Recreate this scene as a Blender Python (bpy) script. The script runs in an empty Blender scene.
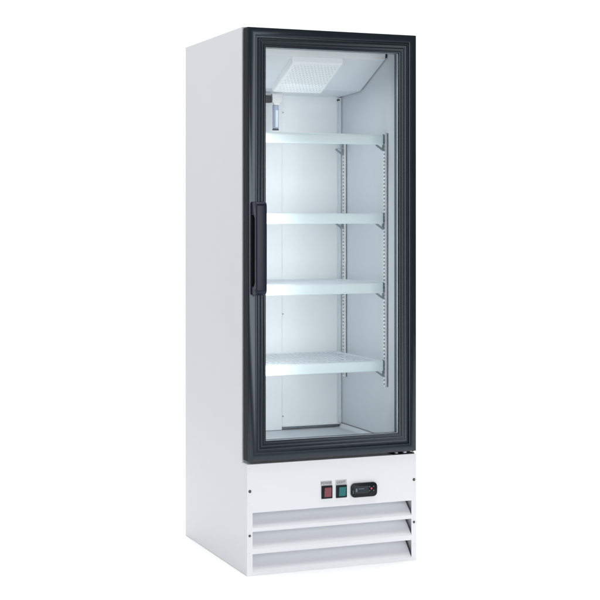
import bpy, bmesh, math
from mathutils import Vector

# ------------------------------------------------------------------ scene
scene = bpy.context.scene
col = scene.collection
W, D, H = 0.6502, 0.7091, 1.90          # cabinet width, depth, height
ZP = 0.3848                             # top of the machine compartment panel
IW0, IW1 = 0.045, 0.605                 # inner faces of the side walls
YB = 0.590                              # inner face of the back wall
ZF = 0.407                              # interior floor


# ------------------------------------------------------------------ materials
def new_mat(name):
    m = bpy.data.materials.new(name)
    m.use_nodes = True
    nt = m.node_tree
    b = nt.nodes['Principled BSDF']
    return m, nt, b


def pbr(name, color, rough=0.5, metal=0.0, spec=0.5, var=0.0, vscale=6.0, bump=0.0, bscale=300.0,
        rvar=0.0, coat=0.0, emit=None, estr=0.0, stretch=None):
    m, nt, b = new_mat(name)
    L = nt.links
    b.inputs['Base Color'].default_value = (*color, 1)
    b.inputs['Roughness'].default_value = rough
    b.inputs['Metallic'].default_value = metal
    b.inputs['Specular IOR Level'].default_value = spec
    b.inputs['Coat Weight'].default_value = coat
    tc = nt.nodes.new('ShaderNodeTexCoord')
    src = tc.outputs['Object']
    if stretch:
        mp = nt.nodes.new('ShaderNodeMapping')
        mp.inputs['Scale'].default_value = stretch
        L.new(src, mp.inputs['Vector'])
        src = mp.outputs['Vector']
    if var or rvar:
        n = nt.nodes.new('ShaderNodeTexNoise')
        n.inputs['Scale'].default_value = vscale
        n.inputs['Detail'].default_value = 5
        L.new(src, n.inputs['Vector'])
        if var:
            r = nt.nodes.new('ShaderNodeMapRange')
            r.inputs['From Min'].default_value = 0.3
            r.inputs['From Max'].default_value = 0.7
            r.inputs['To Min'].default_value = 1 - var
            r.inputs['To Max'].default_value = 1 + var
            L.new(n.outputs['Fac'], r.inputs['Value'])
            mx = nt.nodes.new('ShaderNodeMix')
            mx.data_type = 'RGBA'
            mx.blend_type = 'MULTIPLY'
            mx.inputs[0].default_value = 1.0
            mx.inputs[6].default_value = (*color, 1)
            L.new(r.outputs['Result'], mx.inputs[7])
            L.new(mx.outputs[2], b.inputs['Base Color'])
        if rvar:
            r = nt.nodes.new('ShaderNodeMapRange')
            r.inputs['To Min'].default_value = max(0.02, rough - rvar)
            r.inputs['To Max'].default_value = rough + rvar
            L.new(n.outputs['Fac'], r.inputs['Value'])
            L.new(r.outputs['Result'], b.inputs['Roughness'])
    if bump:
        n2 = nt.nodes.new('ShaderNodeTexNoise')
        n2.inputs['Scale'].default_value = bscale
        n2.inputs['Detail'].default_value = 3
        L.new(tc.outputs['Object'], n2.inputs['Vector'])
        bp = nt.nodes.new('ShaderNodeBump')
        bp.inputs['Strength'].default_value = bump
        bp.inputs['Distance'].default_value = 0.001
        L.new(n2.outputs['Fac'], bp.inputs['Height'])
        L.new(bp.outputs['Normal'], b.inputs['Normal'])
    if emit:
        b.inputs['Emission Color'].default_value = (*emit, 1)
        b.inputs['Emission Strength'].default_value = estr
    return m


M = {}
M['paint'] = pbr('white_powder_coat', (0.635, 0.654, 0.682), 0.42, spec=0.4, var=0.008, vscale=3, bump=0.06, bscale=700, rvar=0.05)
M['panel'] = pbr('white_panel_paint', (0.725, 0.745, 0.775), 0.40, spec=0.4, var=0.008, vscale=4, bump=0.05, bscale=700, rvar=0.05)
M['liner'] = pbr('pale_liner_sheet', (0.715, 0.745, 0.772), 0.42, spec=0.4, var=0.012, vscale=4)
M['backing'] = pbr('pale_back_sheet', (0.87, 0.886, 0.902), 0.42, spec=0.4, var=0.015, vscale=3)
M['cover'] = pbr('white_duct_sheet', (0.81, 0.84, 0.868), 0.38, spec=0.4, var=0.01, vscale=5)
M['frame'] = pbr('charcoal_door_plastic', (0.0040, 0.0078, 0.0120), 0.20, spec=0.64, var=0.08, vscale=9, rvar=0.03)
M['frame'].node_tree.nodes['Principled BSDF'].inputs['Specular Tint'].default_value = (0.81, 0.92, 1.0, 1)
M['edge'] = pbr('dark_gasket_rubber', (0.0055, 0.0100, 0.0155), 0.6, spec=0.12, var=0.1, vscale=9)
M['handle'] = pbr('navy_black_plastic', (0.0070, 0.0105, 0.0260), 0.30, spec=0.26, var=0.06, vscale=14)
M['alu'] = pbr('spacer_aluminium', (0.82, 0.84, 0.87), 0.4, metal=0.3, var=0.02, vscale=20)
M['seal_shade'] = pbr('grey_sealant_and_shade', (0.075, 0.10, 0.125), 0.5, var=0.04, vscale=20)
M['zinc'] = pbr('zinc_plated_steel', (0.88, 0.885, 0.89), 0.34, metal=0.15, var=0.02, vscale=40)
M['slot'] = pbr('slot_shadow_steel', (0.035, 0.038, 0.045), 0.6)
M['clip'] = pbr('grey_clip_steel', (0.34, 0.38, 0.42), 0.4, metal=0.4, var=0.05, vscale=60)
M['wire'] = pbr('white_coated_wire', (0.74, 0.78, 0.81), 0.35)
M['strip'] = pbr('ice_blue_strip', (0.80, 0.905, 0.928), 0.30, spec=0.4, var=0.012, vscale=8)
M['screw'] = pbr('black_screw', (0.012, 0.014, 0.020), 0.35, var=0.05, vscale=200)
M['dark'] = pbr('black_housing', (0.005, 0.009, 0.012), 0.30, spec=0.2, var=0.05, vscale=80)
M['label'] = pbr('silver_label', (0.46, 0.47, 0.49), 0.5, var=0.03, vscale=120)
M['ink'] = pbr('label_ink', (0.10, 0.10, 0.12), 0.6)
M['red'] = pbr('red_rocker_plastic', (0.20, 0.050, 0.068), 0.3, spec=0.35, var=0.05, vscale=120)
M['green'] = pbr('green_rocker_plastic', (0.002, 0.130, 0.136), 0.25, spec=0.4, var=0.05, vscale=120)
M['screen'] = pbr('smoked_display', (0.012, 0.021, 0.027), 0.15, spec=0.35)
M['mark'] = pbr('grey_key_mark', (0.13, 0.17, 0.19), 0.5)
M['redlamp'] = pbr('red_key', (0.50, 0.03, 0.08), 0.3, emit=(0.9, 0.05, 0.12), estr=0.12)
M['cream'] = pbr('cream_plastic', (0.83, 0.81, 0.80), 0.4, var=0.02, vscale=60)
M['tube'] = pbr('blue_grey_tube', (0.36, 0.43, 0.55), 0.25, var=0.03, vscale=60)
M['tubein'] = pbr('pale_tube_core', (0.80, 0.86, 0.93), 0.25)
M['lip'] = pbr('white_lip_strip', (0.95, 0.955, 0.96), 0.35, var=0.01, vscale=10)
M['paper'] = pbr('white_seamless_paper', (0.93, 0.93, 0.93), 0.9, spec=0.1)


def glass_material():
    m, nt, b = new_mat('door_glass')
    nt.nodes.remove(b)
    out = nt.nodes['Material Output']
    tr = nt.nodes.new('ShaderNodeBsdfTransparent')
    tr.inputs['Color'].default_value = (0.972, 0.984, 0.988, 1)
    gl = nt.nodes.new('ShaderNodeBsdfGlossy')
    gl.inputs['Roughness'].default_value = 0.08
    fr = nt.nodes.new('ShaderNodeFresnel')
    fr.inputs['IOR'].default_value = 1.22
    mx = nt.nodes.new('ShaderNodeMixShader')
    nt.links.new(fr.outputs['Fac'], mx.inputs[0])
    nt.links.new(tr.outputs[0], mx.inputs[1])
    nt.links.new(gl.outputs[0], mx.inputs[2])
    nt.links.new(mx.outputs[0], out.inputs['Surface'])
    return m


M['glass'] = glass_material()


def diffuser_material():
    """lit lamp cover pierced with staggered rows of small round holes"""
    m, nt, b = new_mat('pierced_lamp_cover')
    N, L = nt.nodes, nt.links
    tc = N.new('ShaderNodeTexCoord')
    sep = N.new('ShaderNodeSeparateXYZ')
    L.new(tc.outputs['UV'], sep.inputs[0])

    def math_(op, a, bb=None):
        n = N.new('ShaderNodeMath')
        n.operation = op
        for i, v in enumerate((a, bb)):
            if v is None:
                continue
            if isinstance(v, (int, float)):
                n.inputs[i].default_value = v
            else:
                L.new(v, n.inputs[i])
        return n.outputs[0]
    p = 0.0132
    u = math_('DIVIDE', sep.outputs[0], p)
    v = math_('DIVIDE', sep.outputs[1], p)
    row = math_('FLOOR', v)
    off = math_('MULTIPLY', math_('MODULO', row, 2.0), 0.5)
    fu = math_('SUBTRACT', math_('FRACT', math_('ADD', u, off)), 0.5)
    fv = math_('SUBTRACT', math_('FRACT', v), 0.5)
    d = math_('SQRT', math_('ADD', math_('MULTIPLY', fu, fu), math_('MULTIPLY', fv, fv)))
    hole = math_('LESS_THAN', d, 0.27)
    mx = N.new('ShaderNodeMix')
    mx.data_type = 'RGBA'
    L.new(hole, mx.inputs[0])
    mx.inputs[6].default_value = (0.86, 0.875, 0.885, 1)
    mx.inputs[7].default_value = (0.60, 0.64, 0.68, 1)
    L.new(mx.outputs[2], b.inputs['Base Color'])
    b.inputs['Roughness'].default_value = 0.4
    b.inputs['Emission Color'].default_value = (0.93, 0.97, 1, 1)
    b.inputs['Emission Strength'].default_value = 0.12
    return m


M['diffuser'] = diffuser_material()


# ------------------------------------------------------------------ mesh helpers
class MB:
    def __init__(self):
        self.bm = bmesh.new()
        self.mats = []

    def idx(self, m):
        if m not in self.mats:
            self.mats.append(m)
        return self.mats.index(m)

    def _merge(self, tmp, mat):
        i = self.idx(mat)
        vm = {}
        for v in tmp.verts:
            vm[v] = self.bm.verts.new(v.co)
        for f in tmp.faces:
            try:
                nf = self.bm.faces.new([vm[v] for v in f.verts])
                nf.material_index = i
            except ValueError:
                pass
        tmp.free()

    def box(self, x0, x1, y0, y1, z0, z1, mat, bev=0.0, seg=2):
        t = bmesh.new()
        vs = [t.verts.new((x, y, z)) for x in (x0, x1) for y in (y0, y1) for z in (z0, z1)]
        for q in ((0, 1, 3, 2), (4, 6, 7, 5), (0, 4, 5, 1), (2, 3, 7, 6), (0, 2, 6, 4), (1, 5, 7, 3)):
            t.faces.new([vs[k] for k in q])
        bmesh.ops.recalc_face_normals(t, faces=t.faces)
        if bev:
            bmesh.ops.bevel(t, geom=t.edges[:], offset=bev, segments=seg, profile=0.5, affect='EDGES')
        self._merge(t, mat)

    def prism(self, pts, axis, a0, a1, mat, bev=0.0, seg=2):
        """closed 2-D outline extruded along an axis: 'x' -> pts are (y,z); 'y' -> (x,z); 'z' -> (x,y)"""
        t = bmesh.new()

        def mk(p, a):
            return {'x': (a, p[0], p[1]), 'y': (p[0], a, p[1]), 'z': (p[0], p[1], a)}[axis]
        A = [t.verts.new(mk(p, a0)) for p in pts]
        B = [t.verts.new(mk(p, a1)) for p in pts]
        n = len(pts)
        for k in range(n):
            t.faces.new((A[k], A[(k + 1) % n], B[(k + 1) % n], B[k]))
        t.faces.new(A)
        t.faces.new(B[::-1])
        bmesh.ops.recalc_face_normals(t, faces=t.faces)
        if bev:
            bmesh.ops.bevel(t, geom=t.edges[:], offset=bev, segments=seg, profile=0.5, affect='EDGES')
        self._merge(t, mat)

    def cyl(self, p0, p1, r, mat, n=16, r1=None, bev=0.0):
        t = bmesh.new()
        p0, p1 = Vector(p0), Vector(p1)
        d = (p1 - p0).normalized()
        u = d.orthogonal().normalized()
        w = d.cross(u)
        r1 = r if r1 is None else r1
        ra, rb = [], []
        for k in range(n):
            a = 2 * math.pi * k / n
            e = u * math.cos(a) + w * math.sin(a)
            ra.append(t.verts.new(p0 + e * r))
            rb.append(t.verts.new(p1 + e * r1))
        for k in range(n):
            t.faces.new((ra[k], ra[(k + 1) % n], rb[(k + 1) % n], rb[k]))
        fa = t.faces.new(ra[::-1])
        fb = t.faces.new(rb)
        bmesh.ops.recalc_face_normals(t, faces=t.faces)
        if bev:
            es = list(set(fa.edges[:] + fb.edges[:]))
            bmesh.ops.bevel(t, geom=es, offset=bev, segments=2, profile=0.5, affect='EDGES')
        self._merge(t, mat)

    def ring(self, rect, prof, mat, closed=True):
        """profile of (inset, y) swept round a rectangle with mitred corners"""
        x0, x1, z0, z1 = rect
        t = bmesh.new()
        rows = []
        for u, y in prof:
            rows.append([t.verts.new(c) for c in ((x0 + u, y, z0 + u), (x1 - u, y, z0 + u), (x1 - u, y, z1 - u), (x0 + u, y, z1 - u))])
        n = len(rows)
        for k in range(n if closed else n - 1):
            a, b = rows[k], rows[(k + 1) % n]
            for j in range(4):
                t.faces.new((a[j], a[(j + 1) % 4], b[(j + 1) % 4], b[j]))
        bmesh.ops.recalc_face_normals(t, faces=t.faces)
        self._merge(t, mat)

    def build(self, name, parent=None, smooth=False, angle=35):
        me = bpy.data.meshes.new(name)
        bmesh.ops.recalc_face_normals(self.bm, faces=self.bm.faces)
        if smooth:
            for f in self.bm.faces:
                f.smooth = True
            for e in self.bm.edges:
                if len(e.link_faces) == 2 and e.calc_face_angle(0) > math.radians(angle):
                    e.smooth = False
        self.bm.to_mesh(me)
        self.bm.free()
        for m in self.mats:
            me.materials.append(m)
        o = bpy.data.objects.new(name, me)
        col.objects.link(o)
        if parent:
            o.parent = parent
        return o


def copy_tree(o, parent, dx=0, dy=0, dz=0):
    c = o.copy()
    col.objects.link(c)
    c.parent = parent
    c.location = (o.location.x + dx, o.location.y + dy, o.location.z + dz)
    for ch in list(o.children):
        g = ch.copy()
        col.objects.link(g)
        g.parent = c
    return c


# ------------------------------------------------------------------ the refrigerator
fridge = bpy.data.objects.new('display_refrigerator', None)
col.objects.link(fridge)
fridge['label'] = 'tall white display refrigerator with one black framed glass door and four empty shelves'
fridge['category'] = 'refrigerator'

# --- outer cabinet
b = MB()
side = [(0.002, 0.001), (D, 0.001), (D, H), (0.0525, H), (0.0525, ZP - 0.002), (0.002, ZP - 0.002)]
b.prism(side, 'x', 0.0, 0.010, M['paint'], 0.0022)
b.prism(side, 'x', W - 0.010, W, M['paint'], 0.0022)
for xa, xb in ((0.0102, 0.036), (W - 0.036, W - 0.0102)):
    b.box(xa, xb, 0.0530, D - 0.001, ZP - 0.0155, H - 0.0005, M['paint'])
b.box(0.0365, W - 0.0365, 0.0540, D - 0.001, H - 0.036, H - 0.001, M['paint'], 0.002)
b.box(0.0105, W - 0.0105, D - 0.036, D - 0.001, 0.002, H - 0.0365, M['paint'])
b.box(0.0105, W - 0.0105, 0.0035, D - 0.0365, 0.002, 0.008, M['paint'])
b.box(0.0105, W - 0.0105, 0.0035, D - 0.0365, ZP - 0.030, ZP - 0.0160, M['paint'])
cab = b.build('cabinet', fridge)

# --- inner liner
b = MB()
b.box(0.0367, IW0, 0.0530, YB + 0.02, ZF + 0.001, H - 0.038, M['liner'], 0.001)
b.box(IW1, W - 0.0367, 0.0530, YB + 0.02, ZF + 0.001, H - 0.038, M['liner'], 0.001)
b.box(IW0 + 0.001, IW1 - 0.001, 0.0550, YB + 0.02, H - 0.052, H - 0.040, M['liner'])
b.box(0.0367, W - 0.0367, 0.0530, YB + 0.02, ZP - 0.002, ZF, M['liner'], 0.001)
# front lip of the mouth, round the opening
b.box(IW0, IW1, 0.0545, 0.0640, ZF + 0.0005, ZF + 0.012, M['liner'], 0.003)
# coved foot of the side wall
cv = [(IW1 - 0.0005, ZF + 0.0005)]
for k in range(7):
    a = math.radians(90 * k / 6)
    cv.append((IW1 - 0.0005 - 0.016 * (1 - math.sin(a)), ZF + 0.0005 + 0.016 * (1 - math.cos(a))))
b.prism(cv, 'y', 0.066, YB - 0.012, M['liner'])
b.box(IW1 - 0.0024, IW1 - 0.0003, 0.066, YB - 0.012, ZF + 0.0167, ZF + 0.0185, M['seal_shade'])
# corner post beside the back sheet
b.box(IW1 - 0.012, IW1 - 0.0008, YB - 0.020, YB - 0.0005, ZF + 0.018, 1.712, M['liner'], 0.002)
liner = b.build('liner', fridge, True)

b = MB()
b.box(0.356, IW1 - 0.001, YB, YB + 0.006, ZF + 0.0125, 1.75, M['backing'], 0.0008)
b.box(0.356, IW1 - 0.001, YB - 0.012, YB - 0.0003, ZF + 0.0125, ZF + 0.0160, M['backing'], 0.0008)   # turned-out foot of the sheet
b.box(IW0 + 0.001, IW1 - 0.001, YB + 0.012, YB + 0.018, ZF + 0.001, 1.75, M['clip'])  # grey sheet behind, coloured to darken the foot gap like shade
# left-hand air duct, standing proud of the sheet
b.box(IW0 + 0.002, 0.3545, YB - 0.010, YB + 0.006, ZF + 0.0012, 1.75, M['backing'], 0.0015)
back = b.build('back_panel', fridge)
for z in (1.648, 0.86, 0.46):
    s = MB()
    s.cyl((0.3535 + 0.008, YB - 0.0016, z), (0.3535 + 0.008, YB + 0.002, z), 0.0030, M['clip'], 12)
    s.build('screw', back, True)
for x in (0.0,):
    for dy in (0.004, 0.016):
        s = MB()
        s.cyl((IW1 - 0.0150, YB - 0.0025 - dy, 1.703), (IW1 - 0.010, YB - 0.0025 - dy, 1.703), 0.0032, M['slot'], 12)
        s.build('screw', liner, True)

# --- evaporator cover under the ceiling: sloping front, flat rear
b = MB()
t_ = 0.012
prof = [(0.1600, 1.8225), (0.387, 1.7216), (YB - 0.0005, 1.7150), (YB - 0.0005, 1.7270), (0.390, 1.7336), (0.1650, 1.8345)]
b.prism(prof, 'x', IW0 + 0.002, IW1 - 0.0035, M['cover'], 0.0012)
cover = b.build('evaporator_cover', fridge)
b = MB()
b.prism([(0.1500, 1.8180), (0.1585, 1.8180), (0.1585, 1.8465), (0.1440, 1.8465)], 'x', IW0 + 0.002, 0.5955, M['lip'], 0.0015)
b.box(IW0 + 0.002, 0.5945, 0.1590, 0.1680, 1.8400, 1.8465, M['cover'], 0.001)
b.build('front_lip', cover)
b = MB()
b.box(0.590, IW1 - 0.001, 0.150, 0.1585, 1.8260, 1.8470, M['slot'], 0.001)  # dark block standing in for the shaded hollow at the lip's end
b.build('end_gap_shade', cover)

# --- lamp on the sloping cover
sl = (1.8225 - 1.7216) / (0.387 - 0.160)


def slope_pt(x, y, off):
    n = Vector((0, -sl, -1)).normalized()
    return Vector((x, y, 1.8225 - (y - 0.160) * sl)) + n * off


lm = MB()
t = lm.bm
ip, idf = lm.idx(M['cream']), lm.idx(M['diffuser'])
lx0, lx1, ly0, ly1 = 0.234, 0.432, 0.168, 0.378
uvl = None


def lamp_ring(inx, iny0, iny1, off):
    return [t.verts.new(slope_pt(x, y, off)) for x, y in ((lx0 + inx, ly0 + iny0), (lx1 - inx, ly0 + iny0), (lx1 - inx, ly1 - iny1), (lx0 + inx, ly1 - iny1))]


rA = lamp_ring(0, 0, 0, 0.0006)
rB = lamp_ring(0.001, 0.004, 0.001, 0.019)
rC = lamp_ring(0.004, 0.008, 0.004, 0.0225)
rD = lamp_ring(0.012, 0.016, 0.012, 0.0225)
for a, c in ((rA, rB), (rB, rC), (rC, rD)):
    for j in range(4):
        f = t.faces.new((a[j], a[(j + 1) % 4], c[(j + 1) % 4], c[j]))
        f.material_index = ip
f = t.faces.new(rA[::-1])
f.material_index = ip
f = t.faces.new(rD)
f.material_index = idf
uvl = t.loops.layers.uv.new('UVMap')
for lp in f.loops:
    lp[uvl].uv = (lp.vert.co.x, (lp.vert.co.y) * math.sqrt(1 + sl * sl))
M['lampbox'] = pbr('white_lamp_housing', (0.88, 0.895, 0.905), 0.35, var=0.01, vscale=20, emit=(0.95, 0.98, 1), estr=0.10)
lm.mats[ip] = M['lampbox']
lm.build('lamp_cover', cover)

# --- dark connector, cream block and hanging glass tube by the lamp
b = MB()
b.box(0.2790, 0.3190, 0.486, 0.514, 1.6765, 1.7120, M['cream'], 0.003)
b.prism([(0.284, 1.678), (0.3120, 1.678), (0.3060, 1.668), (0.288, 1.668)], 'y', 0.489, 0.511, M['cream'], 0.001)
holder = b.build('probe_holder', fridge)
b = MB()
b.box(0.2150, 0.2775, 0.488, 0.512, 1.6765, 1.7030, M['edge'], 0.002)
b.box(0.2150, 0.2765, 0.492, 0.510, 1.7036, 1.7180, M['clip'], 0.002)
b.build('connector', holder)
b = MB()
b.cyl((0.2965, 0.500, 1.6678), (0.2965, 0.500, 1.5780), 0.0122, M['tube'], 20, bev=0.002)
b.cyl((0.2965, 0.500, 1.5775), (0.2965, 0.500, 1.5715), 0.0128, M['slot'], 20, bev=0.001)
b.cyl((0.2975, 0.4915, 1.6480), (0.2975, 0.4915, 1.5830), 0.0062, M['tubein'], 16, bev=0.001)
b.build('probe_tube', holder, True)


# --- slotted shelf standards
def standard(yc, z0, z1, mirror=False, par=fridge):
    b = MB()
    s = -1 if mirror else 1
    xw = IW0 + 0.0003 if mirror else IW1 - 0.0003
    d, hw = 0.0095, 0.0095

    def bx(xa, xb, ya, yb, za, zb, m, bev=0.0):
        xs = sorted((xw - s * xa, xw - s * xb))
        b.box(xs[0], xs[1], ya, yb, za, zb, m, bev, 1)
    bx(0.0, d, yc - hw, yc - hw + 0.0020, z0, z1, M['zinc'])
    bx(0.0, d, yc + hw - 0.0020, yc + hw, z0, z1, M['zinc'])
    bx(0.0, 0.0015, yc - hw + 0.0021, yc + hw - 0.0021, z0, z1, M['slot'])  # dark backing puts the shade of the slots into the colour
    y0, y1 = yc - hw + 0.0021, yc + hw - 0.0021
    bx(0.0, 0.0012, yc - hw - 0.0050, yc - hw - 0.0002, z0, z1, M['seal_shade'])  # dark strip on the wall, stands in for the standard's contact shadow
    bx(d - 0.0016, d, y0, y0 + 0.0030, z0, z1, M['zinc'])
    bx(d - 0.0016, d, y1 - 0.0030, y1, z0, z1, M['zinc'])
    p = 0.0137
    n = int((z1 - z0) / p)
    for k in range(n + 1):
        za = z0 + k * p
        bx(d - 0.0016, d, y0 + 0.00305, y1 - 0.00305, za, min(z1, za + 0.0064), M['zinc'])
    return b.build('shelf_standard', par)


YR0, YR1 = 0.1570, 0.5350
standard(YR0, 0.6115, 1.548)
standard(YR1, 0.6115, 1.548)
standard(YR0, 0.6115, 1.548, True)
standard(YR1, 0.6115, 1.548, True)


# --- shelves: coated wire grid with a pale price strip, carried by steel clips
def make_shelf():
    o = MB()
    x0, x1, y0, y1 = 0.058, 0.5855, 0.168, 0.574
    for x in (x0, x1):
        o.cyl((x, y0, 0), (x, y1, 0), 0.0032, M['wire'], 8)
    for y in (y0, 0.27, 0.37, 0.47, y1):
        o.cyl((x0, y, -0.0052 if 0.2 < y < 0.5 else 0), (x1, y, -0.0052 if 0.2 < y < 0.5 else 0), 0.0030, M['wire'], 8)
    n = 26
    for k in range(1, n):
        x = x0 + (x1 - x0) * k / n
        o.cyl((x, y0, 0.0004), (x, y1, 0.0004), 0.0019, M['wire'], 6)
    sh = o.build('shelf', fridge, True, 60)
    s = MB()
    # rounded hollow strip with a top lip and a bottom lip
    out = [(0.1530, -0.0355), (0.1506, -0.0330), (0.1500, -0.0290), (0.1497, -0.0220), (0.1497, -0.0110), (0.1500, -0.0035),
           (0.1510, -0.0002), (0.1535, 0.0020), (0.1665, 0.0026), (0.1665, 0.0000), (0.1560, -0.0006), (0.1545, -0.0040),
           (0.1545, -0.0310), (0.1560, -0.0335), (0.1640, -0.0335), (0.1640, -0.0355)]
    s.prism(out, 'x', 0.0560, 0.5850, M['strip'])
    st = s.build('price_strip', sh, True)
    for xa, xb in ((0.0535, 0.0558), (0.5852, 0.5875)):
        e = MB()
        e.prism([(0.1500, -0.034), (0.1500, 0.001), (0.153, 0.0032), (0.180, 0.0032), (0.180, -0.010), (0.168, -0.0358), (0.153, -0.0358)], 'x', xa, xb, M['strip'], 0.0008, 1)
        e.build('end_cap', sh)
    return sh


def make_clip():
    c = MB()
    # gusset hanging from the standard, under the shelf edge
    for ya, yb in ((-0.0050, -0.0026), (0.0030, 0.0054)):
        c.prism([(0.5945, -0.0560), (0.5920, -0.0580), (0.5640, -0.0385), (0.5640, -0.0345), (0.5665, -0.0345), (0.5945, -0.0515)], 'y', ya, yb, M['clip'], 0.0004, 1)
        c.box(0.5905, 0.5940, ya, yb, -0.0520, -0.0345, M['clip'], 0.0004, 1)
    c.prism([(0.5640, -0.0345), (0.5945, -0.0345), (0.5945, -0.0328), (0.5640, -0.0328)], 'y', -0.0055, 0.0062, M['clip'])
    c.box(0.5880, 0.5952, -0.003, 0.003, -0.030, 0.004, M['clip'], 0.0008)
    return c.build('shelf_clip', fridge)


shelf_z = (1.5405, 1.2492, 0.9930, 0.7055)
sh0 = make_shelf()
cl0 = make_clip()
first = True
for z in shelf_z:
    if first:
        sh0.location = (0, 0, z)
    else:
        c = sh0.copy()
        col.objects.link(c)
        c.location = (0, 0, z)
        for ch in sh0.children:
            g = ch.copy()
            col.objects.link(g)
            g.parent = c
    for y in (YR0 + 0.004, YR1):
        for mir in (False, True):
            if first:
                c = cl0
            else:
                c = cl0.copy()
                col.objects.link(c)
            first = False
            c.location = (0.65 if mir else 0, y, z)
            c.rotation_euler = (0, 0, 0)
            if mir:
                c.scale = (-1, 1, 1)

# ------------------------------------------------------------------ door
DX0, DX1, DZ0, DZ1 = 0.0020, 0.6444, 0.3957, 1.8924
YF, YK = -0.0106, 0.0474
door = bpy.data.objects.new('door', None)
col.objects.link(door)
door.parent = fridge
rect = (DX0, DX1, DZ0, DZ1)


def ridge(c, w, base0, base1, h, n=6):
    pts = []
    for k in range(n + 1):
        a = math.pi * k / n
        pts.append((c - w / 2 * math.cos(a), base0 + (base1 - base0) * k / n - h * math.sin(a)))
    return pts


fp = [(0.0005, 0.030), (0.0002, -0.0070), (0.0012, -0.0094), (0.0036, -0.0106), (0.0270, -0.0106), (0.0288, -0.0098),
      (0.0296, -0.0040), (0.0335, -0.0040)]
fp += ridge(0.0395, 0.0095, -0.0038, -0.0034, 0.0040)
fp += [(0.0462, -0.0030)]
fp += ridge(0.0515, 0.0088, -0.0030, -0.0024, 0.0036)
fp += [(0.0574, -0.0022)]
fp += ridge(0.0622, 0.0074, -0.0020, -0.0012, 0.0022)
fp += [(0.0672, 0.0000), (0.0672, 0.0012), (0.0590, 0.0014), (0.0590, 0.030)]
b = MB()
b.ring(rect, fp, M['frame'])
frame = b.build('frame', door, True, 28)

b = MB()   # darker moulded rim behind the face, with rounded rear edge
b.ring(rect, [(-0.0001, -0.0045), (-0.0001, 0.0400), (0.0012, 0.0450), (0.0045, 0.0474), (0.0400, 0.0474), (0.0400, 0.0310), (0.0002, 0.0304)], M['edge'])
b.build('rim', door, True, 50)
b = MB()
b.ring(rect, [(0.0085, 0.0476), (0.0075, 0.0500), (0.0085, 0.0524), (0.0240, 0.0524), (0.0250, 0.0500), (0.0240, 0.0476)], M['edge'])
b.build('gasket', door, True)

b = MB()
b.box(DX0 + 0.0602, DX1 - 0.0602, 0.0018, 0.0058, DZ0 + 0.0602, DZ1 - 0.0602, M['glass'])
b.build('glass', door)
b = MB()
b.ring(rect, [(0.0602, 0.0062), (0.0672, 0.0062), (0.0672, 0.0130), (0.0602, 0.0130)], M['alu'])
b.ring(rect, [(0.0602, 0.0133), (0.0668, 0.0133), (0.0668, 0.0340), (0.0602, 0.0340)], M['seal_shade'])
b.build('glazing_spacer', door)

# handle: bar with two feet and chamfered ends, hollow behind
b = MB()
hz0, hz1 = 0.9700, 1.2900
outer = [(YF - 0.0002, hz0), (-0.052, hz0), (-0.0655, hz0 + 0.006), (-0.0705, hz0 + 0.016), (-0.0705, hz1 - 0.014), (-0.0670, hz1 - 0.005), (-0.060, hz1), (YF - 0.0002, hz1)]
outer += [(YF - 0.0002, hz1 - 0.046), (-0.040, hz1 - 0.046), (-0.050, hz1 - 0.058), (-0.050, hz0 + 0.042), (-0.040, hz0 + 0.030), (YF - 0.0002, hz0 + 0.030)]
b.prism(outer, 'x', 0.0095, 0.0475, M['handle'], 0.0030, 3)
hd = b.build('handle', door, True, 40)
b = MB()
b.box(0.0110, 0.0460, -0.0160, YF - 0.0003, hz0 + 0.0305, hz1 - 0.0465, M['edge'], 0.001)
b.build('backplate', hd)

# lower hinge
b = MB()
b.box(0.560, 0.6440, 0.0035, 0.048, ZP + 0.0004, ZP + 0.0032, M['edge'], 0.0008)
hg = b.build('hinge', fridge)
for x, m, r in ((0.5745, M['clip'], 0.0075), (0.6080, M['clip'], 0.0085), (0.6410, M['zinc'], 0.0050)):
    s = MB()
    s.cyl((x, 0.012, ZP + 0.0034), (x, 0.012, DZ0 + (0.002 if r > .008 else -0.003)), r, m, 18, bev=0.001)
    s.build('hinge_pin', hg, True)

# ------------------------------------------------------------------ machine compartment panel with louvres
x0, x1 = 0.0003, W - 0.0003
ox0, ox1 = 0.0208, 0.6298
openings = [(0.1648, 0.2168), (0.0928, 0.1510), (0.0122, 0.0742)]
pt, pb = -0.0002, 0.0018
panel = MB()
tb = bmesh.new()
gx = [x0, ox0, ox1, x1]
gz = [0.0] + sorted(v for o in openings for v in o) + [ZP]
gv = {(i, j): tb.verts.new((gx[i], pt, gz[j])) for i in range(4) for j in range(len(gz))}
for i in range(3):
    for j in range(len(gz) - 1):
        if i == 1 and j % 2 == 1:
            continue
        tb.faces.new((gv[i, j], gv[i + 1, j], gv[i + 1, j + 1], gv[i, j + 1]))
rim_edges = [e for e in tb.edges if len(e.link_faces) == 1]
ext = bmesh.ops.extrude_face_region(tb, geom=tb.faces[:])
for v in (g for g in ext['geom'] if isinstance(g, bmesh.types.BMVert)):
    v.co.y = pb
bmesh.ops.recalc_face_normals(tb, faces=tb.faces)
fe = [e for e in tb.edges if all(abs(v.co.y - pt) < 1e-6 for v in e.verts) and any(abs(f.normal.y) < 0.5 for f in e.link_faces)]
bmesh.ops.bevel(tb, geom=fe, offset=0.0008, segments=2, profile=0.5, affect='EDGES')
panel._merge(tb, M['panel'])
panel.box(x0 + 0.0005, x1 - 0.0005, pb + 0.0002, 0.0500, ZP - 0.0016, ZP, M['panel'], 0.0005)      # folded top edge
fpnl = panel.build('lower_panel', fridge)
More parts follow.
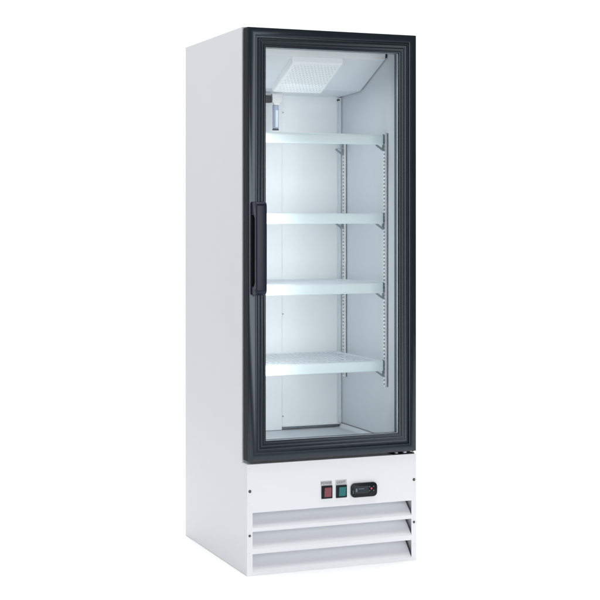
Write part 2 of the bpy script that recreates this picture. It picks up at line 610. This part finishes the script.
for za, zb in openings:
    l = MB()
    dp = 0.066
    l.prism([(pb + 0.0003, za + 0.0004), (pb + 0.0003, za - 0.0012), (dp, zb - 0.001), (dp, zb + 0.0005)], 'x', ox0 - 0.001, ox1 + 0.0005, M['panel'])
    l.prism([(pb + 0.0003, zb + 0.0062), (dp, zb + 0.0062), (dp, zb + 0.0076), (pb + 0.0003, zb + 0.0076)], 'x', ox0 - 0.001, ox1 + 0.0005, M['panel'])
    l.prism([(pb + 0.0003, za - 0.004), (dp, za - 0.004), (dp, zb + 0.006), (pb + 0.0003, zb + 0.006)], 'x', ox0 - 0.0030, ox0 - 0.0012, M['panel'])
    l.build('louvre', fpnl)
for x, z, r in ((0.0108, 0.2919, 0.0056), (0.0100, 0.1387, 0.0048), (0.6396, 0.2915, 0.0056), (0.6396, 0.1382, 0.0048)):
    s = MB()
    s.cyl((x, -0.0003, z), (x, -0.0024, z), r, M['screw'], 20, r1=r * 0.8, bev=0.0006)
    s.box(x - r * 0.5, x + r * 0.5, -0.0027, -0.0025, z - 0.0005, z + 0.0005, M['clip'])
    s.build('screw', fpnl, True)
for x, z in ((0.0093, 0.3697), (0.0093, 0.3208), (0.0093, 0.2545), (0.0093, 0.080), (0.6430, 0.3655), (0.6430, 0.2520), (0.6430, 0.060)):
    s = MB()
    s.cyl((x, -0.0003, z), (x, -0.0013, z), 0.0026, M['panel'], 14, r1=0.0016)
    s.build('rivet', fpnl, True)


# switches with printed plates
def text_mesh(name, body, size, loc, mat, parent, bold=0.0):
    cu = bpy.data.curves.new(name, 'FONT')
    cu.body = body
    cu.size = size
    cu.align_x = 'CENTER'
    cu.align_y = 'CENTER'
    cu.extrude = 0.00015
    cu.offset = bold
    o = bpy.data.objects.new(name + '_source', cu)
    col.objects.link(o)
    dg = bpy.context.evaluated_depsgraph_get()
    me = bpy.data.meshes.new_from_object(o.evaluated_get(dg))
    bpy.data.objects.remove(o)
    me.materials.clear()
    me.materials.append(mat)
    from mathutils import Matrix
    me.transform(Matrix.Translation(loc) @ Matrix.Rotation(math.pi / 2, 4, 'X'))
    t = bpy.data.objects.new(name, me)
    col.objects.link(t)
    t.parent = parent
    return t


def switch(xa, xb, za, zb, lit, word, plate):
    h = MB()
    h.box(xa, xb, -0.0052, -0.0004, za, zb, M['dark'], 0.0012)
    sw = h.build('switch', fridge)
    r = MB()
    rx0, rx1, rz0, rz1 = xa + 0.0095, xb - 0.0055, za + 0.0060, zb - 0.0065
    zm = (rz0 + rz1) / 2
    r.prism([(-0.0054, rz0), (-0.0066, rz0), (-0.0072, zm - 0.004), (-0.0078, zm), (-0.0096, rz1), (-0.0054, rz1)], 'x', rx0, rx1, M[lit], 0.0006)
    ro = r.build('rocker', sw)
    p = MB()
    px0, px1, pz0, pz1 = plate
    p.box(px0, px1, -0.0012, -0.0004, pz0, pz1, M['label'], 0.0002)
    p.build('label_plate', sw)
    text_mesh('lettering', word, 0.0118, ((px0 + px1) / 2, -0.0014, (pz0 + pz1) / 2), M['ink'], sw, 0.0001)
    return sw


s1 = switch(0.2772, 0.3185, 0.2475, 0.2930, 'red', 'POWER', (0.2745, 0.3180, 0.2942, 0.3100))
s1['label'] = 'red rocker switch in black housing'
s2 = switch(0.3330, 0.3742, 0.2470, 0.2915, 'green', 'LIGHT', (0.3312, 0.3745, 0.2930, 0.3100))
s2['label'] = 'green rocker switch in black housing'

c = MB()
cx0, cx1, cz0, cz1 = 0.3892, 0.4905, 0.2440, 0.2945


def rrect(xa, xb, za, zb, r, n=5):
    pts = []
    for (cx, cz, a0) in ((xb - r, zb - r, 0), (xa + r, zb - r, 90), (xa + r, za + r, 180), (xb - r, za + r, 270)):
        for k in range(n + 1):
            a = math.radians(a0 + 90 * k / n)
            pts.append((cx + r * math.cos(a), cz + r * math.sin(a)))
    return pts


c.prism(rrect(cx0, cx1, cz0, cz1, 0.015), 'y', -0.0085, -0.0004, M['dark'], 0.0018, 2)
ctl = c.build('controller', fridge, True, 40)
s = MB()
s.prism(rrect(cx0 + 0.012, cx1 - 0.034, cz0 + 0.013, cz1 - 0.011, 0.003), 'y', -0.0092, -0.0087, M['screen'], 0.0002, 1)
s.build('display', ctl)
k_ = MB()
k_.box(cx0 + 0.017, cx0 + 0.023, -0.0096, -0.0093, cz0 + 0.020, cz0 + 0.032, M['mark'])
k_.box(cx0 + 0.028, cx0 + 0.050, -0.0096, -0.0093, cz0 + 0.029, cz0 + 0.031, M['mark'])
k_.box(cx0 + 0.006, cx0 + 0.008, -0.0092, -0.0087, cz0 + 0.014, cz0 + 0.026, M['mark'])
k_.build('display_mark', ctl)
for dx, dz, r, m in ((0.078, 0.0290, 0.0036, 'redlamp'), (0.0705, 0.0215, 0.0020, 'mark'), (0.0705, 0.0355, 0.0020, 'mark'), (0.0865, 0.0355, 0.0020, 'mark'), (0.0865, 0.0215, 0.0020, 'mark')):
    q = MB()
    q.cyl((cx0 + dx, -0.0087, cz0 + dz), (cx0 + dx, -0.0100, cz0 + dz), r, M[m], 16, bev=0.0004)
    q.build('button', ctl, True)

# ------------------------------------------------------------------ studio: seamless white sweep
sw_ = bmesh.new()
prof = [(-1.7, 0.0)]
R, yb_ = 1.6, 5.5
for k in range(17):
    a = math.radians(90 * k / 16)
    prof.append((yb_ - R + R * math.sin(a), R - R * math.cos(a)))
prof.append((yb_, 6.5))
rows = [[sw_.verts.new((x, y, z)) for x in (-3.5, 9.0)] for y, z in prof]
for k in range(len(rows) - 1):
    f = sw_.faces.new((rows[k][0], rows[k][1], rows[k + 1][1], rows[k + 1][0]))
    f.smooth = True
me = bpy.data.meshes.new('backdrop')
sw_.to_mesh(me)
sw_.free()
me.materials.append(M['paper'])
bd = bpy.data.objects.new('backdrop', me)
col.objects.link(bd)
bd['kind'] = 'structure'
bd['label'] = 'plain white seamless studio sweep'

# ------------------------------------------------------------------ light
w = bpy.data.worlds.new('World')
scene.world = w
w.use_nodes = True
bg = w.node_tree.nodes['Background']
bg.inputs['Color'].default_value = (0.95, 0.98, 1.0, 1)
bg.inputs['Strength'].default_value = 0.26


def area(name, loc, target, sx, sy, power, color=(1, 1, 1), spread=180):
    l = bpy.data.lights.new(name, 'AREA')
    l.shape = 'RECTANGLE'
    l.size, l.size_y = sx, sy
    l.energy = power
    l.color = color
    l.spread = math.radians(spread)
    o = bpy.data.objects.new(name, l)
    col.objects.link(o)
    o.location = loc
    d = Vector(target) - Vector(loc)
    o.rotation_euler = d.to_track_quat('-Z', 'Y').to_euler()
    return o


area('overhead_softbox', (1.0, -0.1, 5.2), (1.0, -0.1, 0), 4.2, 4.2, 66, spread=75)
area('backdrop_softbox', (2.6, 2.2, 4.8), (2.7, 5.2, 1.2), 7.5, 1.2, 250)
area('front_softbox', (0.5, -4.3, 1.40), (0.5, 0.0, 1.40), 2.8, 2.6, 84)
area('side_softbox', (-2.8, 0.1, 2.9), (0.0, 0.35, 1.4), 1.6, 1.6, 54)
area('cabinet_lamp', (0.333, 0.262, 1.735), (0.333, 0.18, 0.4), 0.16, 0.16, 0.5, (0.96, 0.985, 1.0))
area('interior_fill', (0.0560, 0.088, 0.98), (0.45, 0.60, 0.98), 0.014, 1.06, 1.85, (0.96, 0.985, 1.0))  # added fill to brighten the interior, unseen behind the left door frame

# ------------------------------------------------------------------ camera
cam = bpy.data.cameras.new('camera')
cam.sensor_width = 36
cam.sensor_fit = 'HORIZONTAL'
cam.lens = 1454.72 / 600 * 36
cam.shift_y = (220.215 - 300) / 600
cam.clip_end = 100
co = bpy.data.objects.new('camera', cam)
col.objects.link(co)
co.location = (-1.6976, -4.7155, 1.2267)
co.rotation_euler = (math.pi / 2, 0, -0.382)
scene.camera = co

scene.view_settings.view_transform = 'Standard'
scene.view_settings.look = 'None'
scene.view_settings.exposure = 0
scene.view_settings.gamma = 1
scene.cycles.max_bounces = 14
scene.cycles.diffuse_bounces = 8
scene.cycles.transparent_max_bounces = 16
scene.cycles.use_denoising = True
